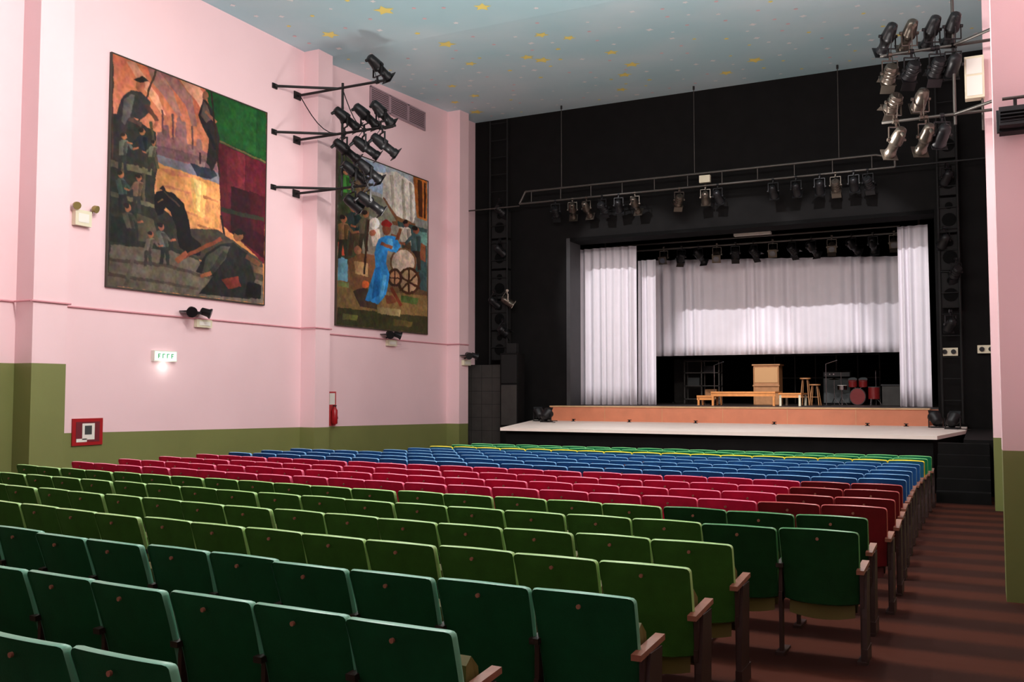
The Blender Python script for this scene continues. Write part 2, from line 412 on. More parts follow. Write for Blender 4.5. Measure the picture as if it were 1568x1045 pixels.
# ---------------- seats
def seat_mats(nm,c,rimc,under):
    return (mat(nm+'_seat_back',c,.55,var=.14,scale=9,bump=.15,bscale=120,spec=.25),mat(nm+'_seat_rim',rimc,.35),mat(nm+'_seat_under',under,.6,var=.1))  # pale rims carry the edge highlight in their colour; yellow is a real strip
under=(100,94,42)
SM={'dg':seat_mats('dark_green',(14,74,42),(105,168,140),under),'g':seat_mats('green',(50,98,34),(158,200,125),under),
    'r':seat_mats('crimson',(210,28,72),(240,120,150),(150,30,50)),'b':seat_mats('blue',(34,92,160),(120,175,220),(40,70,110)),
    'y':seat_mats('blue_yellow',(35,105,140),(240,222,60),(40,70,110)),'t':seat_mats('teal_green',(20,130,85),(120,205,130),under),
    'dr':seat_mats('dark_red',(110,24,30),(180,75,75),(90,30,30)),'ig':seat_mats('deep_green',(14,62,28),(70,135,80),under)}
def seat_mesh(ms,end=False,rimw=1.):
    back,rim,und=ms;b=MB()
    W=.512;nz=6;H0=.36;H1=.86;T=.034
    SS=[-1,-.985,-.95,-.88,-.75,-.5,-.25,0,.25,.5,.75,.88,.95,.985,1];nx=len(SS)-1
    def P(s,t,off):
        w=(W-.03+.03*t)*s/2
        a=max(0,(abs(s)-.9)/.1)
        top=H1+.008*math.cos(s*math.pi/2)-.024*(1-math.sqrt(max(0,1-a*a)))
        z=H0+(top-H0)*t+ .02*(1-t)*abs(s)**3
        y=.12-.12*t**1.3-.035*(1-s*s)+off
        return (w,y,z)
    for off in(-T/2,T/2):
        g=[P(SS[i],j/nz,off) for j in range(nz+1) for i in range(nx+1)]
        fs=[]
        for j in range(nz):
            for i in range(nx):
                a=j*(nx+1)+i; q=(a,a+1,a+nx+2,a+nx+1); fs.append(q if off<0 else q[::-1])
        b.add(g,fs,back,True)
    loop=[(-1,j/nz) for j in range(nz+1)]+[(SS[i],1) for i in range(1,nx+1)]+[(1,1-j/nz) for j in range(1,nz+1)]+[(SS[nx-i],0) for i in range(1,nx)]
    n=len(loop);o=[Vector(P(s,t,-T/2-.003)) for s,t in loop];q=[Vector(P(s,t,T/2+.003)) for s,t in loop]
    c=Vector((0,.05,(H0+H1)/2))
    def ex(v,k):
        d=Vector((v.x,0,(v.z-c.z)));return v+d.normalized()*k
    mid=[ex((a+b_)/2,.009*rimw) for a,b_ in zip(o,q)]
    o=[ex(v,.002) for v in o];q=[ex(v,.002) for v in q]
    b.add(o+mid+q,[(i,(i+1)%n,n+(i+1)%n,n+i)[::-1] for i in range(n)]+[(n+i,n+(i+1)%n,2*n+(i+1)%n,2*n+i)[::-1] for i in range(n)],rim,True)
    b.cyl((0,-.033-T/2,H1-.05),(0,-.045-T/2,H1-.05),.011,.011,brown,8)
    g=[]
    for j,(y,z,w) in enumerate([(.13,.34,.4),(.19,.30,.44),(.25,.33,.44),(.27,.45,.45),(.24,.66,.45),(.2,.71,.43),(.16,.68,.43),(.14,.45,.43)]):
        g+= [(-w/2,y,z),(w/2,y,z)]
    k=8
    b.add(g,[(2*i,2*i+1,(2*i+3)%(2*k),(2*i+2)%(2*k)) for i in range(k)],und,False)
    b.add(g[0::2],[tuple(range(k))],und);b.add(g[1::2],[tuple(range(k))[::-1]],und)
    vs=[];m_=8
    for i in range(m_+1):
        s=-1+2*i/m_
        vs+=[(s*.215,.115,.25+.03*s*s),(s*.215,.13-.02*(1-s*s),.40)]
    b.add(vs,[(2*i,2*i+2,2*i+3,2*i+1) for i in range(m_)],und,True)
    def standard(x,endp=False):
        b.bb((x-.012,.06,.0),(x+.012,.12,.60),brown_d)
        b.bb((x-.03,.0,.0),(x+.03,.26,.02),brown_d)
        b.bb((x-.012,.05,.36),(x+.012,.24,.42),brown_d)
        r=Matrix.Rotation(math.radians(4),3,'X')
        b.box((x,.17 if not endp else .155,.615),(.048,.30 if not endp else .35,.028),brown if endp else brown_i,r)
        b.bb((x-.014,.22,.36),(x+.014,.27,.61),brown_d)
        if endp:
            pr=[(.03,.1),(.24,.1),(.25,.3),(.27,.60),(.10,.60),(.05,.3)]
            vs=[(x-.0,y,z) for y,z in pr]+[(x+.03,y,z) for y,z in pr]
            b.add(vs,[(i,(i+1)%6,6+(i+1)%6,6+i) for i in range(6)]+[tuple(range(6))[::-1],tuple(range(6,12))],brown_d)
            b.bb((x-.005,.02,.0),(x+.035,.26,.1),brown_d)
    standard(-.265)
    if end: standard(.265,True)
    return b.mesh('theatre_seat')
SMesh={}
def smesh(k,e):
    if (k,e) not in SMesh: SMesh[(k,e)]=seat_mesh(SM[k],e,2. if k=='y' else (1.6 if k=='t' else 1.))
    return SMesh[(k,e)]
NR=19;pitch=.53
ends=[-2.5,-1.86,-1.42,-1.40,-1.38,-.75,-.78,-.72,-.72,-.75,-.78,-.8,-.82,-.84,-.84,-.84,-.83,-.82,-.80]
cols=['dg','dg','dg','g','g','g','g','r','r','r','r','b','b','b','b','b','y','t','t']
for i in range(NR):
    Y=2.4+.85*i
    row=empty('theatre_seat_row',(ends[i],Y,zf(Y)))
    k=.010*(1-i/18)
    x=ends[i]-.265; j=0
    while x>(-11.2 if i<14 else -9.9):
        dx=min(0,x+1.2); yy=Y+k*dx*dx
        sl=math.atan(2*k*dx)
        c=cols[i]
        if i==6 and j in(0,1,2): c='ig'
        if i==5 and j in(0,1): c='ig'
        if c=='r' and j<2: c='dr'
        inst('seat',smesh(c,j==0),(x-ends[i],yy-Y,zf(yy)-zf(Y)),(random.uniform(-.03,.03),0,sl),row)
        x-=pitch*math.cos(sl); j+=1

# ---------------- murals
def px2uv(P,C,h):
    (xtl,ytl),(xtr,ytr),(xbl,ybl),(xbr,ybr)=C
    out=[]
    for x,y in P:
        s,v=.5,.5
        for _ in range(12):
            xl=xtl+(xbl-xtl)*v;xr=xtr+(xbr-xtr)*v; s=(x-xl)/(xr-xl)
            yt=ytl+(ytr-ytl)*s;yb=ybl+(ybr-ybl)*s; v=(y-yt)/(yb-yt)
        zL,zR=1/h[0],1/h[1]
        u=s*zL/((1-s)*zR+s*zL)
        out.append((u,v))
    return out
def circ(cx_,cy_,r,ry=None,n=14):
    ry=ry or r
    return [(cx_+r*math.cos(2*math.pi*i/n),cy_+ry*math.sin(2*math.pi*i/n)) for i in range(n)]
def thick(p,q,w):
    dx,dy=q[0]-p[0],q[1]-p[1];l=math.hypot(dx,dy);nx_,ny_=-dy/l*w/2,dx/l*w/2
    return [(p[0]+nx_,p[1]+ny_),(q[0]+nx_,q[1]+ny_),(q[0]-nx_,q[1]-ny_),(p[0]-nx_,p[1]-ny_)]
def man(x,y,h,shirt,legs,lean=0,arm=1,hat=None,sk=(150,92,66),face=1):
    r=h*.075; sh=y+h*.13; hp=y+h*.48; ft=y+h*.93; hx=x+lean
    o=[]
    o.append(([(hx-h*.09,hp-2),(hx+h*.09,hp-2),(hx+h*.12,ft),(hx+h*.04,ft),(hx+h*.0,hp+h*.12),(hx-h*.05,ft),(hx-h*.13,ft)],legs))
    o.append(([(x-h*.12,sh),(x-h*.04,sh-h*.04),(x+h*.05,sh-h*.04),(x+h*.13,sh+h*.01),(hx+h*.10,hp),(hx-h*.10,hp)],shirt))
    o.append(([(x+h*.02,sh),(x+h*.12,sh+h*.02),(hx+h*.09,hp),(hx+h*.02,hp)],tuple(int(c*.7) for c in shirt)))
    e=(x+arm*h*.24,sh+h*.20); 
    o.append((thick((x+arm*h*.1,sh+h*.03),e,h*.065),tuple(int(c*.85) for c in shirt)))
    o.append((thick(e,(e[0]+arm*h*.14,e[1]-h*.04),h*.05),sk))
    o.append((circ(x+face*r*.2,y,r,r*1.2),sk))
    o.append((circ(x-face*r*.2,y-r*.6,r*.95,r*.7),hat or (38,28,26)))
    return o
def mural(name,y0,y1,z0,z1,C,h,base,shapes,seed,gain):
    N=400;M=420
    rng=np.random.RandomState(seed)
    U,V=np.meshgrid(np.linspace(0,1,N),np.linspace(0,1,M))
    def vnoise(g):
        A=rng.rand(g+2,g+2)
        xs=U*g;ys_=V*g;xi=xs.astype(int);yi=ys_.astype(int);fx=xs-xi;fy=ys_-yi
        fx=fx*fx*(3-2*fx);fy=fy*fy*(3-2*fy)
        return (A[yi,xi]*(1-fx)*(1-fy)+A[yi,xi+1]*fx*(1-fy)+A[yi+1,xi]*(1-fx)*fy+A[yi+1,xi+1]*fx*fy)-.5
    wu=U+.006*vnoise(30)+.004*vnoise(80);wv=V+.006*vnoise(30)+.004*vnoise(80)
    img=base(U,V)
    def inside(P):
        r=np.zeros(U.shape,bool);n=len(P)
        for i in range(n):
            x0,yy0=P[i];x1,yy1=P[(i+1)%n]
            if yy0==yy1: continue
            cnd=((yy0>wv)!=(yy1>wv))&(wu<(x1-x0)*(wv-yy0)/(yy1-yy0)+x0)
            r^=cnd
        return r
    for P,c in shapes:
        uv=px2uv(P,C,h);m=inside(uv)
        us=[a for a,b in uv]
        g=(U-min(us))/(max(us)-min(us)+1e-6)-.5
        t=np.array(c,float)[None,None,:]*(1+.3*g[...,None])
        img[m]=t[m]
    for _ in range(1):
        p=np.pad(img,((1,1),(1,1),(0,0)),'edge')
        img=(p[1:-1,1:-1]*2+p[:-2,1:-1]+p[2:,1:-1]+p[1:-1,:-2]+p[1:-1,2:])/6
    lum=1+.20*vnoise(12)+.22*vnoise(36)+.16*vnoise(100)
    img=img*lum[...,None]*gain+np.stack([vnoise(60),vnoise(55),vnoise(50)],-1)*14
    img=np.clip(img,0,255)/255
    L=np.where(img<=.04045,img/12.92,((img+.055)/1.055)**2.4)
    Yc=y0+(y1-y0)*U;Zc=z1-(z1-z0)*V
    X=np.full(U.shape,XL+.045)
    verts=np.stack([X,Yc,Zc],-1).reshape(-1,3)
    idx=np.arange(N*M).reshape(M,N)
    fs=np.stack([idx[:-1,:-1],idx[1:,:-1],idx[1:,1:],idx[:-1,1:]],-1).reshape(-1,4).tolist()
    me=bpy.data.meshes.new(name+'_canvas');me.from_pydata(verts.tolist(),[],fs)
    ca=me.color_attributes.new('paint','FLOAT_COLOR','POINT')
    ca.data.foreach_set('color',np.concatenate([L.reshape(-1,3),np.ones((N*M,1))],1).astype(np.float32).ravel())
    m=bpy.data.materials.new(name+'_paint');m.use_nodes=True;nt=m.node_tree;b=nt.nodes['Principled BSDF']
    a=nt.nodes.new('ShaderNodeVertexColor');a.layer_name='paint'
    nt.links.new(a.outputs['Color'],b.inputs['Base Color']);b.inputs['Roughness'].default_value=.6
    b.inputs['Specular IOR Level'].default_value=.2
    me.materials.append(m);me.update()
    par=empty(name,(0,0,0))
    o=bpy.data.objects.new('canvas',me);COL.objects.link(o);o.parent=par
    fr=MB();fm=mat(name+'_frame',(58,50,40),.5)
    w=.025
    fr.bb((XL+.002,y0-w,z0-w),(XL+.055,y0,z1+w),fm);fr.bb((XL+.002,y1,z0-w),(XL+.055,y1+w,z1+w),fm)
    fr.bb((XL+.002,y0,z0-w),(XL+.055,y1,z0),fm);fr.bb((XL+.002,y0,z1),(XL+.055,y1,z1+w),fm)
    fr.bb((XL+.002,y0,z0),(XL+.035,y1,z1),fm)
    fr.obj('frame',parent=par)
def base1(U,V):
    a=np.array((178,96,68.));b=np.array((208,134,100.));c=np.array((222,148,92.))
    t=np.clip(V/.35,0,1)[...,None];s=np.clip((V-.35)/.3,0,1)[...,None]
    return (a*(1-t)+b*t)*(1-s)+c*s
skin=(160,96,68)
S1=[([(255,100),(290,112),(322,140),(320,200),(300,180),(270,140)],(172,92,70)),
 ([(222,102),(236,104),(262,140),(276,180),(270,182),(250,152),(232,130)],(150,104,94)),([(236,104),(262,112),(292,150),(300,196),(292,196),(282,162),(260,136)],(136,94,88)),
 ([(266,112),(292,120),(314,150),(312,176),(300,160),(284,138)],(204,144,116)),
 ([(190,98),(206,100),(240,150),(252,180),(244,178),(224,148)],(206,142,110)),
 ([(236,236),(238,205),(246,205),(248,196),(255,196),(258,214),(266,212),(268,186),(272,180),(276,188),(282,190),(284,222),(298,226),(300,215),(306,215),(308,232),(332,244),(334,268),(236,246)],(144,102,100)),
 (thick((246,172),(247,210),3),(100,66,68)),(thick((262,178),(263,216),3),(100,66,68)),(thick((292,196),(293,232),3),(100,66,68)),
 ([(236,226),(262,230),(290,238),(330,254),(330,262),(236,240)],(116,84,88)),
 ([(236,240),(334,266),(334,284),(236,252)],(126,122,130)),
 ([(236,252),(334,283),(334,372),(285,352),(236,312)],(222,152,92)),
 ([(236,258),(280,268),(300,276),(260,272)],(194,122,86)),
 ([(288,272),(314,282),(310,335),(294,330)],(238,180,104)),([(294,276),(306,280),(303,326),(298,322)],(250,212,132)),
 ([(245,285),(290,296),(290,299),(245,289)],(186,118,80)),([(248,300),(280,308),(280,311),(248,304)],(186,118,80)),([(308,300),(332,308),(332,311),(308,304)],(194,124,82)),([(300,345),(330,352),(330,356),(300,349)],(184,116,78)),([(270,322),(300,330),(300,333),(270,326)],(190,120,80)),
 ([(288,252),(304,254),(326,262),(331,270),(320,276),(300,272)],(48,54,66)),([(296,246),(312,250),(312,258),(296,254)],(150,120,110)),(thick((304,236),(304,252),3),(60,40,44)),
 ([(312,134),(407,168),(406,250),(331,218)],(30,78,38)),([(338,150),(392,168),(390,236),(344,220)],(36,90,42)),
 (thick((331,216),(407,248),2.5),(110,98,60)),
 ([(331,218),(406,250),(402,404),(378,380),(336,344)],(96,30,42)),
 ([(345,226),(374,237),(372,304),(346,294)],(116,40,50)),
 ([(352,285),(403,303),(402,395),(350,356)],(58,22,32)),([(380,292),(403,301),(402,360),(382,350)],(76,24,34)),
 ([(336,318),(402,332),(402,338),(336,325)],(52,54,42)),(thick((336,330),(345,392),3),(42,34,32)),
 ([(166,178),(200,186),(236,206),(238,256),(232,290),(236,318),(286,352),(302,402),(400,432),(401,464),(158,440)],(48,48,42)),
 ([(166,250),(230,262),(228,272),(166,260)],(100,94,70)),([(165,298),(234,316),(234,322),(165,305)],(96,88,68)),([(180,262),(186,263),(184,300),(178,299)],(84,74,58)),([(214,268),(219,269),(218,312),(213,311)],(84,74,58)),
 ([(166,335),(200,340),(198,380),(163,374)],(30,34,30)),([(205,330),(230,338),(240,375),(207,372)],(80,74,58)),
 (thick((242,96),(206,200),3),(60,42,34)),(thick((228,190),(238,262),4),(84,72,54)),(thick((170,100),(168,250),3),(60,44,36)),
 ([(186,152),(198,142),(214,144),(228,160),(226,176),(214,186),(196,186),(190,206),(182,236),(170,236),(172,196),(180,165)],(50,46,46)),
 ([(188,156),(198,148),(204,150),(196,182),(188,196),(182,190)],(86,82,76)),
 (circ(213,135,8,9),skin),([(203,126),(216,120),(226,128),(212,131)],(36,30,28)),
 (thick((222,164),(238,190),6),(84,56,46)),(thick((238,190),(232,200),5),skin),(thick((194,186),(214,196),7),(80,60,50)),
]
S1+=man(186,214,58,(98,102,92),(44,44,42),-2,1)
S1+=man(214,206,60,(36,42,48),(50,46,40),3,-1)
S1+=man(232,222,48,(114,110,90),(56,52,44),-3,-1)
S1+=man(180,272,62,(64,78,72),(36,38,36),4,1)
S1+=man(208,276,58,(118,92,72),(50,50,46),-3,-1)
S1+=man(190,322,66,(72,68,56),(34,34,32),5,1)
S1+=[([(164,378),(258,386),(400,430),(401,464),(158,440)],(108,98,84)),
 ([(162,398),(250,406),(330,426),(330,431),(250,411),(162,403)],(76,66,58)),([(160,420),(300,440),(300,444),(160,425)],(76,66,58)),([(200,384),(206,385),(190,440),(184,440)],(88,78,66)),
 ([(262,352),(330,352),(400,400),(400,430),(330,410),(262,380)],(72,64,54)),
 # dark horse bending over the dock edge
 ([(232,306),(236,297),(246,293),(262,298),(278,314),(287,345),(290,362),(304,376),(304,392),(284,392),(270,378),(266,350),(258,328),(250,320),(246,330),(238,334),(233,322)],(22,20,22)),
 ([(240,292),(246,286),(250,294)],(22,20,22)),(thick((248,296),(272,318),2.5),(70,54,44)),(thick((237,312),(246,308),2),(110,80,50)),
]
S1+=man(242,350,62,(98,100,90),(46,46,44),6,1,sk=(165,100,72))
S1+=man(226,362,52,(118,110,94),(60,56,48),-4,1)
S1+=[(thick((272,398),(336,366),6),(126,66,44)),(thick((266,402),(282,388),9),(150,84,58)),
 ([(296,416),(310,390),(334,374),(356,372),(376,388),(388,426),(380,456),(300,450),(322,424)],(40,40,38)),
 ([(312,394),(334,378),(350,378),(340,400),(322,420),(306,418)],(78,76,66)),
 (circ(362,362,8,8),(140,90,66)),([(351,356),(363,349),(375,358),(362,360)],(32,28,28)),
 (thick((342,386),(320,418),8),(60,58,54)),(thick((320,418),(304,424),6),skin),([(336,428),(362,422),(366,438),(346,442)],(124,54,42)),
 (thick((374,392),(396,404),7),(120,80,60)),([(384,404),(400,408),(400,420),(386,416)],(130,102,78)),([(376,430),(398,436),(396,456),(372,452)],(30,30,30)),
 ([(310,150),(318,160),(326,178),(334,210),(332,244),(322,264),(314,250),(318,214),(308,194),(302,178)],(42,36,36)),
 ([(310,156),(316,162),(322,184),(314,190),(306,178)],(92,78,70)),
 (circ(313,148,5,7),(126,78,58)),(thick((312,172),(330,188),4),(150,95,70)),(thick((322,140),(334,272),2.5),(50,34,28)),(thick((316,200),(328,230),4),(30,30,34)),
]
mural('mural_dockworkers',12.08,16.3,1.95,6.30,((170,87),(407,172),(158,440),(401,464)),(355,291),base1,S1,3,.94)
def base2(U,V):
    a=np.array((172,180,188.));b=np.array((150,144,128.));c=np.array((112,84,56.))
    t=np.clip(V/.45,0,1)[...,None];s=np.clip((V-.5)/.25,0,1)[...,None]
    return (a*(1-t)+b*t)*(1-s)+c*s
S2=[([(513,226),(540,240),(546,300),(552,400),(512,410)],(66,70,48)),
 ([(542,246),(560,248),(566,300),(558,372),(548,340)],(96,88,66)),
 ([(556,244),(588,254),(590,300),(560,290)],(150,168,190)),([(570,262),(584,264),(584,280),(572,276)],(206,200,190)),
 ([(584,264),(604,262),(632,282),(634,330),(628,348),(602,336),(582,304)],(220,212,200)),([(594,268),(599,267),(603,335),(598,330)],(170,162,148)),([(612,272),(616,275),(619,342),(614,340)],(174,166,152)),([(624,278),(628,281),(630,344),(626,342)],(180,172,158)),
 ([(584,300),(604,330),(634,342),(634,352),(600,344),(580,314)],(124,84,58)),
 ([(560,296),(584,304),(604,338),(584,340),(562,330)],(126,126,108)),
 ([(630,268),(652,276),(652,338),(636,332)],(194,114,54)),([(637,274),(644,277),(645,332),(639,330)],(84,46,26)),([(647,278),(650,279),(650,334),(647,333)],(84,46,26)),
 ([(606,338),(652,350),(652,446),(622,436)],(60,84,84)),([(626,362),(650,368),(650,400),(630,394)],(136,82,56)),([(634,352),(652,356),(652,376),(640,370)],(110,154,146)),
 ([(606,346),(624,350),(636,378),(612,372)],(212,202,182)),(thick((608,352),(632,362),2),(120,90,70)),
 ([(513,372),(526,372),(526,392),(513,392)],(166,70,46)),([(513,394),(528,396),(528,432),(512,430)],(96,142,162)),
 ([(513,432),(530,434),(530,462),(512,458)],(100,110,66)),
 ([(512,440),(653,452),(653,484),(512,474)],(134,106,66)),
 ([(512,472),(653,484),(653,510),(510,498)],(62,60,36)),
 ([(575,470),(612,474),(610,484),(575,480)],(160,142,96)),([(612,452),(640,456),(636,466),(612,462)],(92,112,58)),([(520,480),(545,484),(542,492),(520,490)],(94,92,50)),([(600,488),(630,492),(628,500),(600,498)],(100,88,48))]
S2+=man(524,262,70,(72,140,60),(60,72,44),2,1,sk=(176,118,84))
S2+=man(549,268,66,(120,98,74),(60,50,40),-2,-1,sk=(160,110,80))
S2+=man(536,318,80,(48,62,60),(70,54,40),3,1,sk=(146,96,66))
S2+=man(521,336,66,(130,96,64),(50,48,36),0,1)
S2+=man(556,328,62,(90,80,62),(56,50,40),-3,-1)
S2+=man(619,342,60,(210,198,180),(84,64,48),2,-1,sk=(130,80,58))
S2+=man(634,352,66,(74,98,98),(60,48,40),1,-1)
S2+=[([(528,398),(548,388),(570,392),(574,430),(560,446),(534,444)],(120,82,54)),(circ(544,384,6,7),(150,100,70)),([(538,400),(560,404),(560,424),(540,420)],(178,140,96)),
 ([(536,446),(556,440),(576,456),(574,474),(548,470)],(66,52,42)),(circ(556,436,6),(214,100,54)),
 (circ(615,402,21,23,22),(120,84,62)),(circ(615,402,18,20,22),(216,192,172)),
 (circ(624,430,18,21,18),(78,48,32)),(circ(624,430,14,17,18),(184,150,116)),(thick((606,421),(642,441),3),(78,48,32)),(thick((624,410),(624,451),3),(78,48,32)),(thick((610,445),(640,416),3),(78,48,32)),
 (circ(602,425,12,14,16),(64,40,30)),(circ(602,425,8,10,16),(170,124,90)),(thick((594,425),(610,426),2),(64,40,30)),(thick((602,415),(602,436),2),(64,40,30)),(thick((596,440),(612,468),5),(126,60,40)),
 (circ(570,342,8,9),(228,220,208)),([(562,352),(578,350),(580,374),(568,378)],(222,202,186)),(circ(567,357,5),(160,96,72)),
 ([(576,366),(588,360),(602,362),(611,376),(604,387),(591,384),(588,404),(594,420),(588,452),(576,466),(556,460),(564,432),(572,408),(570,388)],(50,132,198)),
 ([(572,410),(580,408),(578,452),(566,458)],(30,98,160)),([(590,364),(598,366),(600,382),(592,380)],(90,172,222)),([(584,420),(590,422),(584,452),(578,458)],(84,164,214)),
 (circ(589,351,7,9),(128,74,52)),([(580,342),(588,335),(598,342),(594,347),(582,346)],(150,40,38)),
 (thick((605,368),(611,350),5),(128,74,52)),(thick((580,373),(598,379),5),(138,82,58)),
 ([(586,452),(598,452),(606,462),(590,466)],(120,66,46)),(thick((561,338),(554,420),3),(60,40,30)),
]
mural('mural_settlers',18.95,23.25,1.67,6.13,((513,226),(653,277),(510,498),(653,510)),(272,233),base2,S2,5,1.0)

# ---------------- wall fixtures left
def emlight(loc,hd=metal,bx=cream):
    b=MB()
    b.bb((0.003,-.22,-.16),(.1,.12,.12),bx)
    b.bb((.1,-.16,-.1),(.105,.06,.06),white_p)
    for y in(-.2,.16):
        b.cyl((.05,y,.1),(.07,y,.2),.012,.012,hd,6)
        b.lathe([(0,.03),(.03,.06),(.09,.07),(.1,.07)],(.06,y,.2),(.9,.3*(1 if y>0 else -1),-.3),hd,12)
    return b.obj('emergency_light',loc)
emlight((XL,11.55,3.12),hd=mat('brass_lamp_head',(150,135,80),.4,metal=.4))
def wash(loc,boxdy):
    b=MB()
    b.bb((0.003,-.16+boxdy,-.26),(.09,.26+boxdy,-.10),cream)
    b.bb((.09,-.1+boxdy,-.22),(.1,.2+boxdy,-.14),white_p)
    b.cyl((0.003,0,-.05),(.22,0,.0),.018,.018,metal,8)
    for y,a in((-.17,-.5),(.17,.5)):
        b.cyl((.22,0,0),(.22,y,.03),.018,.018,metal,8)
        b.lathe([(-.1,.04),(-.08,.075),(.06,.085),(.1,.11),(.12,.11)],(.24,y*1.1,.04),(.6,a,-.25),metal,12)
    b.bb((.02,-.3,.03),(.2,.3,.045),metal)
    return b.obj('wall_emergency_lamp',loc)
wash((XL,14.15,1.58),.28);wash((XL,21.2,1.5),.15)
wash((XLp,24.75,1.05),0)
ex=MB();em=mat('exit_sign_face',(235,255,240),.4,emit=(215,255,225),estr=.7);eg=mat('exit_sign_green',(30,140,80),.4,emit=(30,150,90),estr=.3)
ex.bb((0.003,-.29,-.09),(.08,.29,.12),white_p);ex.bb((.08,-.27,-.07),(.085,.27,.10),em)
for k in range(4):
    y=-.16+k*.11; ex.bb((.085,y-.035,-.03),(.088,y-.015,.06),eg);ex.bb((.085,y-.015,.045),(.088,y+.03,.06),eg)
    if k in(0,3): ex.bb((.085,y-.015,.005),(.088,y+.02,.02),eg)
exo=ex.obj('exit_sign',(XL,13.47,.68))
pld=bpy.data.lights.new('exit_sign_lamp','POINT');pld.energy=1.6;pld.color=(.95,1,.9);pld.shadow_soft_size=.05
plo=bpy.data.objects.new('exit_sign_lamp',pld);COL.objects.link(plo);plo.parent=exo;plo.location=(.16,0,-.16)
nf=MB();nf.bb((0.003,-.32,-.24),(.03,.32,.24),redm);nf.bb((.03,-.25,-.18),(.034,.25,.18),mat('notice_maroon',(110,30,40),.5))
nf.bb((.034,-.12,-.14),(.037,.14,.15),white_p);nf.bb((.037,-.07,-.05),(.039,.08,.11),greycloth);nf.bb((.034,-.24,-.18),(.037,-.02,-.12),white_p)
nf.obj('framed_notice',(XL,11.75,-.72))
fe=MB();fe.bb((0.003,-.16,-.42),(.02,.16,.42),mat('extinguisher_backboard',(190,60,60),.5));fe.bb((.02,-.11,.1),(.024,.11,.38),white_p)
fe.lathe([(0,.06),(.02,.075),(.34,.075),(.39,.04),(.42,.025)],(.1,0,-.38),(0,0,1),redm,14);fe.box((.1,0,.07),(.03,.12,.03),metal);fe.cyl((.1,.04,.05),(.12,.1,-.25),.012,.012,metal,6);fe.bb((.02,-.03,-.1),(.05,.03,-.05),metal)
fe.obj('fire_extinguisher',(XL,18.85,-.42))
vt=MB();vm=mat('vent_grille_grey',(165,140,148),.5);vd=mat('vent_dark',(95,78,84),.7)
X0=XL+.002
vt.bb((X0,20.35,7.62),(XL+.02,23.1,8.13),vd)
for a in range(3):
    y0=20.35+a*.917
    vt.bb((XL+.02,y0,7.62),(XL+.05,y0+.04,8.13),vm);vt.bb((XL+.02,y0+.877,7.62),(XL+.05,y0+.917,8.13),vm)
    for k in range(9): vt.bb((XL+.02,y0+.04,7.65+k*.053),(XL+.04,y0+.877,7.672+k*.053),vm)
vt.bb((XL+.02,20.35,7.6),(XL+.05,23.1,7.64),vm);vt.bb((XL+.02,20.35,8.11),(XL+.05,23.1,8.15),vm)
vt.obj('air_vent')
eb=MB();eb.bb((-.16,0,-.36),(.14,.2,.36),cream);eb.bb((-.13,-.01,.05),(.11,0,.32),white_p);eb.bb((-.13,-.01,-.32),(.11,0,.02),white_p);eb.cyl((.1,.1,-.36),(.1,.1,-.9),.02,.02,pipe_m,8)
eb.obj('dimmer_box',(.02,17.42,5.3),bevel=.01)
fl=MB();fl.box((0,0,0),(.26,.16,.2),metal,Matrix.Rotation(-.4,3,'X'));fl.box((0,.0,.0),(.3,.02,.24),metal,Matrix.Rotation(-.4,3,'X'));fl.cyl((0,0,.1),(0,.0,.2),.015,.015,metal,8);fl.cyl((-.1,0,.2),(.26,0,.2),.015,.015,pipe_m,8)
for k in range(5): fl.box((0,-.09,-.06+k*.03),(.24,.03,.008),metal,Matrix.Rotation(-.4,3,'X'))
fl.obj('wall_floodlight',(.32,9.25,2.38))
# ---------------- props on stage
ZS=-.42
def table(name,x0,x1,y0,y1,h,m,leg=None):
    b=MB();leg=leg or m
    b.bb((x0,y0,ZS+h-.05),(x1,y1,ZS+h),m)
    n=max(2,int((x1-x0)/1.0)+1)
    for i in range(n):
        x=x0+.05+(x1-x0-.1)*i/(n-1)
        for y in(y0+.05,y1-.05): b.bb((x-.03,y-.03,ZS),(x+.03,y+.03,ZS+h-.05),leg)
    b.bb((x0,y0+.02,ZS+h-.14),(x1,y0+.05,ZS+h-.05),m)
    return b.obj(name)
table('low_wooden_table',-7.3,-5.4,28.0,29.1,.42,tablewood);table('low_wooden_table',-5.35,-4.7,28.2,29.3,.38,tablewood,cream)
table('low_wooden_table',-7.9,-7.35,28.6,29.2,.3,tablewood)
og=MB();og.bb((-.40,-.3,0),(.40,.3,1.24),cabwood);og.bb((-.44,-.34,1.24),(.44,.34,1.29),cabwood);og.bb((-.36,-.32,.7),(.36,-.3,1.18),mat('oak_panel',(195,148,98),.5));og.bb((-.42,-.34,.58),(.42,-.3,.63),cabwood)
og.bb((-.40,-.32,0),(-.36,-.3,1.2),cabwood);og.bb((.36,-.32,0),(.40,-.3,1.2),cabwood)
og.obj('wooden_lectern_cabinet',(-6.12,30.6,ZS),bevel=.01)
def stool(x,y,h=.7):
    b=MB();b.cyl((0,0,h-.04),(0,0,h),.17,.17,cabwood,14)
    for a in range(4):
        t=a*math.pi/2+.7;b.cyl((.1*math.cos(t),.1*math.sin(t),h-.04),(.2*math.cos(t),.2*math.sin(t),0),.016,.02,cabwood,6)
    for a in range(4):
        t=a*math.pi/2+.7;t2=t+math.pi/2;b.cyl((.16*math.cos(t),.16*math.sin(t),.25),(.16*math.cos(t2),.16*math.sin(t2),.25),.01,.01,cabwood,6)
    b.obj('wooden_stool',(x,y,ZS))
stool(-4.95,30.5,.85);stool(-4.6,30.1,.65)
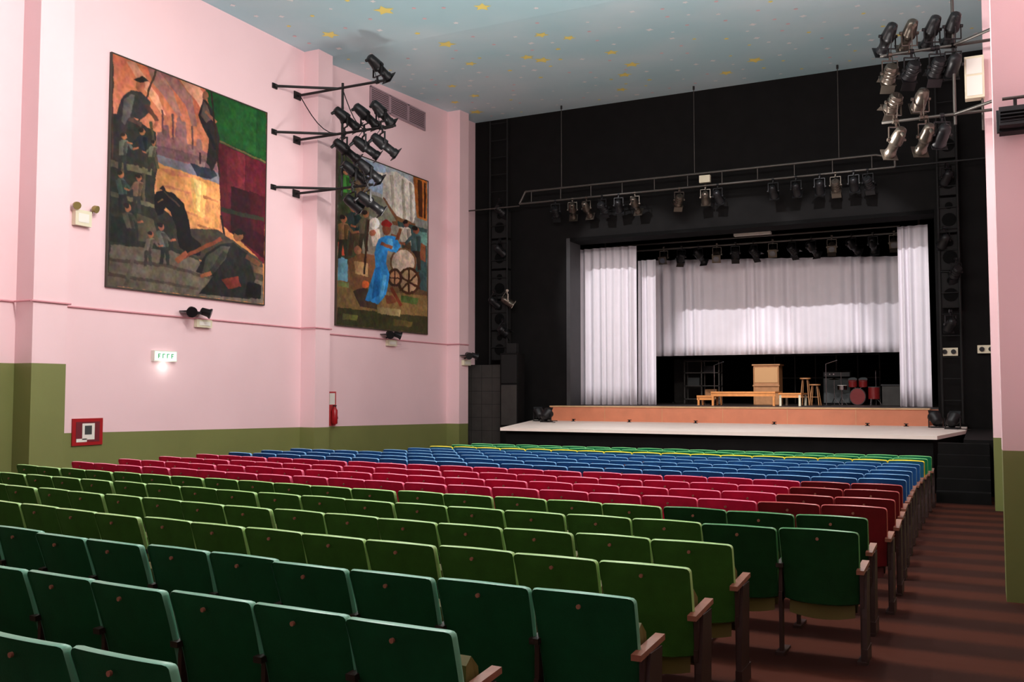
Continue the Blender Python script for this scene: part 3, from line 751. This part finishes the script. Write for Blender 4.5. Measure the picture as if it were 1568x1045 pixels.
for x,y,w,h in((-4.2,32.2,.9,1.1),):
    b=MB();b.bb((-w/2,-.25,0),(w/2,.25,h),black2);b.bb((-w/2+.04,-.27,.05),(w/2-.04,-.25,h-.25),greycloth);b.bb((-w/2+.04,-.27,h-.2),(w/2-.04,-.25,h-.05),metal)
    for k in range(3): b.cyl((-w/2+.12+k*.12,-.3,h-.12),(-w/2+.12+k*.12,-.27,h-.12),.02,.02,chrome,8)
    b.obj('guitar_amplifier',(x,y,ZS),bevel=.01)
dk=MB()
dk.cyl((0,-.2,.28),(0,.2,.28),.28,.28,drumr,20);dk.cyl((0,-.22,.28),(0,-.2,.28),.285,.285,darkeq,20);dk.cyl((0,-.225,.28),(0,-.222,.28),.26,.26,drumr,20)
for x,z in((-.18,.72),(.18,.72)):
    dk.cyl((x,0,z-.11),(x,-.04,z+.11),.15,.15,drumr,16);dk.cyl((x,-.04,z+.11),(x,-.045,z+.12),.155,.155,greycloth,16)
    dk.cyl((x,0,z-.1),(0,0,.5),.015,.015,chrome,6)
dk.cyl((.55,-.05,.2),(.55,-.05,.58),.2,.2,drumr,18);dk.cyl((.55,-.05,.58),(.55,-.05,.6),.205,.205,greycloth,18)
for t in range(3): dk.cyl((.55+.18*math.cos(t*2.1),-.05+.18*math.sin(t*2.1),.3),(.55+.22*math.cos(t*2.1),-.05+.22*math.sin(t*2.1),0),.01,.01,chrome,6)
dk.cyl((-.55,0,.5),(-.55,0,.64),.17,.17,chrome,16);dk.cyl((-.55,0,.64),(-.55,0,.65),.172,.172,white_p,16)
for x,z in((-.6,1.1),(.6,1.15),(-.85,.85)):
    dk.cyl((x,.15,0),(x,.15,z),.012,.012,chrome,6);dk.lathe([(0,.2),(.02,.05),(.04,.02)],(x,.15,z),(0,-.1,1),brass,18)
    for t in range(3): dk.cyl((x,.15,.25),(x+.2*math.cos(t*2.1),.15+.2*math.sin(t*2.1),0),.009,.009,chrome,6)
dk.cyl((-.55,0,.5),(-.55,0,0),.012,.012,chrome,6)
dko=dk.obj('drum_kit',(-3.45,31.0,ZS));dko.scale=(.85,.85,.95)
rk=MB()
for x in(-.6,0,.6):
    for y in(-.2,.2): rk.bb((x-.02,y-.02,0),(x+.02,y+.02,1.5),pipe_m)
for z in(.15,.6,1.05,1.45): rk.bb((-.62,-.22,z),(.62,.22,z+.03),pipe_m)
rk.bb((-.5,-.15,.63),(-.1,.15,.9),greycloth);rk.bb((.1,-.15,.18),(.5,.15,.5),cabwood);rk.bb((.05,-.15,1.08),(.45,.15,1.3),metal)
rk.obj('metal_shelf_rack',(-8.6,32,ZS))
b=MB()
for k in range(6): b.cyl((k*.7,0,0),(k*.7,0,1.7),.02,.02,pipe_m,8)
b.cyl((0,0,1.7),(3.5,0,1.7),.02,.02,pipe_m,8);b.cyl((0,0,.9),(3.5,0,.9),.02,.02,pipe_m,8);b.obj('metal_railing',(-6.6,34.2,ZS))
pb=MB();pb.bb((-.5,-.05,0),(.5,0,1.6),greyblk);pb.bb((-.5,-.3,0),(-.45,.2,.05),greyblk);pb.bb((.45,-.3,0),(.5,.2,.05),greyblk);pb.obj('scenery_flat',(-9.6,33.6,ZS));
pb=MB();pb.bb((-.3,-.25,0),(.3,.25,.6),greyblk);pb.bb((-.33,-.28,.6),(.33,.28,.64),metal);pb.obj('storage_cabinet',(-2.45,31.2,ZS))
for x in(-7.6,-4.2):
    b=MB();b.cyl((0,0,0),(0,0,1.25),.012,.012,chrome,6);b.cyl((0,0,1.25),(.35,-.2,1.35),.01,.01,chrome,6);b.cyl((0,0,0),(0,0,.02),.14,.14,metal,14);b.obj('microphone_stand',(x,29.6,ZS))

# ---------------- lights
def light(kind,name,loc,e,color=(1,1,1),size=.3,target=None,spot=None,blend=.3,parent=None):
    l=bpy.data.lights.new(name,kind);l.energy=e;l.color=color
    if kind=='AREA': l.size=size
    else: l.shadow_soft_size=size
    if spot: l.spot_size=math.radians(spot);l.spot_blend=blend
    o=bpy.data.objects.new(name,l);COL.objects.link(o);o.location=loc
    if target is not None:
        o.rotation_euler=(Vector(target)-Vector(loc)).to_track_quat('-Z','Y').to_euler()
    if parent:o.parent=parent
    return o
WARM=(1,.955,.90)
for x,y,zz,e in((-3.5,2,6.3,60),(-10.5,2,6.3,80),(-8.6,9.4,6.3,620),(-5.4,9.4,6.3,600),(-2.2,9.4,6.3,640)):
    b=MB();b.cyl((0,0,.2),(0,0,CZ-zz-.01),.012,.012,metal,6);b.lathe([(.1,.03),(.14,.06),(.19,.06),(.22,.02)],(0,0,0),(0,0,1),cream,16)
    o=b.obj('added_pendant_light',(x,y,zz))  # unseen pendants, added to light the room from above
    light('POINT','added_bulb',(0,0,-.12),e,WARM,.2,parent=o)
# flood lamps of the two wall booms (spill light)
light('POINT','boom_spill_left',(-11.2,17.0,4.3),130,WARM,.3)
light('POINT','boom_spill_right',(-1.9,17.0,4.3),230,WARM,.3)
light('POINT','added_fill_point',(-6.5,16.0,4.4),190,WARM,.5)  # fill light without a fixture, added to brighten seats, front area and ceiling
light('SPOT','boom_spot_left',(-11.6,18.0,5.4),450,(1,.95,.92),.06,(-5.5,24.5,-.8),60,.6)
light('SPOT','boom_spot_right',(-1.5,17.9,6.2),700,(1,.95,.92),.06,(-8,24.5,-.6),60,.6)
for x,tx in((-10.2,-8.6),(-6.0,-6.0),(-2.5,-3.6)):
    light('SPOT','added_curtain_spot',(x,19.2,8.05),1900,(1,.96,.97),.05,(tx,29.5,.6),34,.35)  # added spots without fixtures, placed so the header shades the upper curtain

w=bpy.data.worlds.new('world');scene.world=w;w.use_nodes=True
w.node_tree.nodes['Background'].inputs[0].default_value=(.5,.45,.47,1);w.node_tree.nodes['Background'].inputs[1].default_value=.05
try:
    scene.view_settings.view_transform='Standard'
except Exception as e: print(e)
cam=bpy.data.cameras.new('camera');co=bpy.data.objects.new('camera',cam);COL.objects.link(co)
cam.sensor_width=36;cam.lens=36*1440/1568;cam.clip_start=.05;cam.clip_end=200
co.location=(0,0,0);co.rotation_euler=(math.radians(90)+math.atan(77.5/1440),0,math.radians(26.53))
scene.camera=co
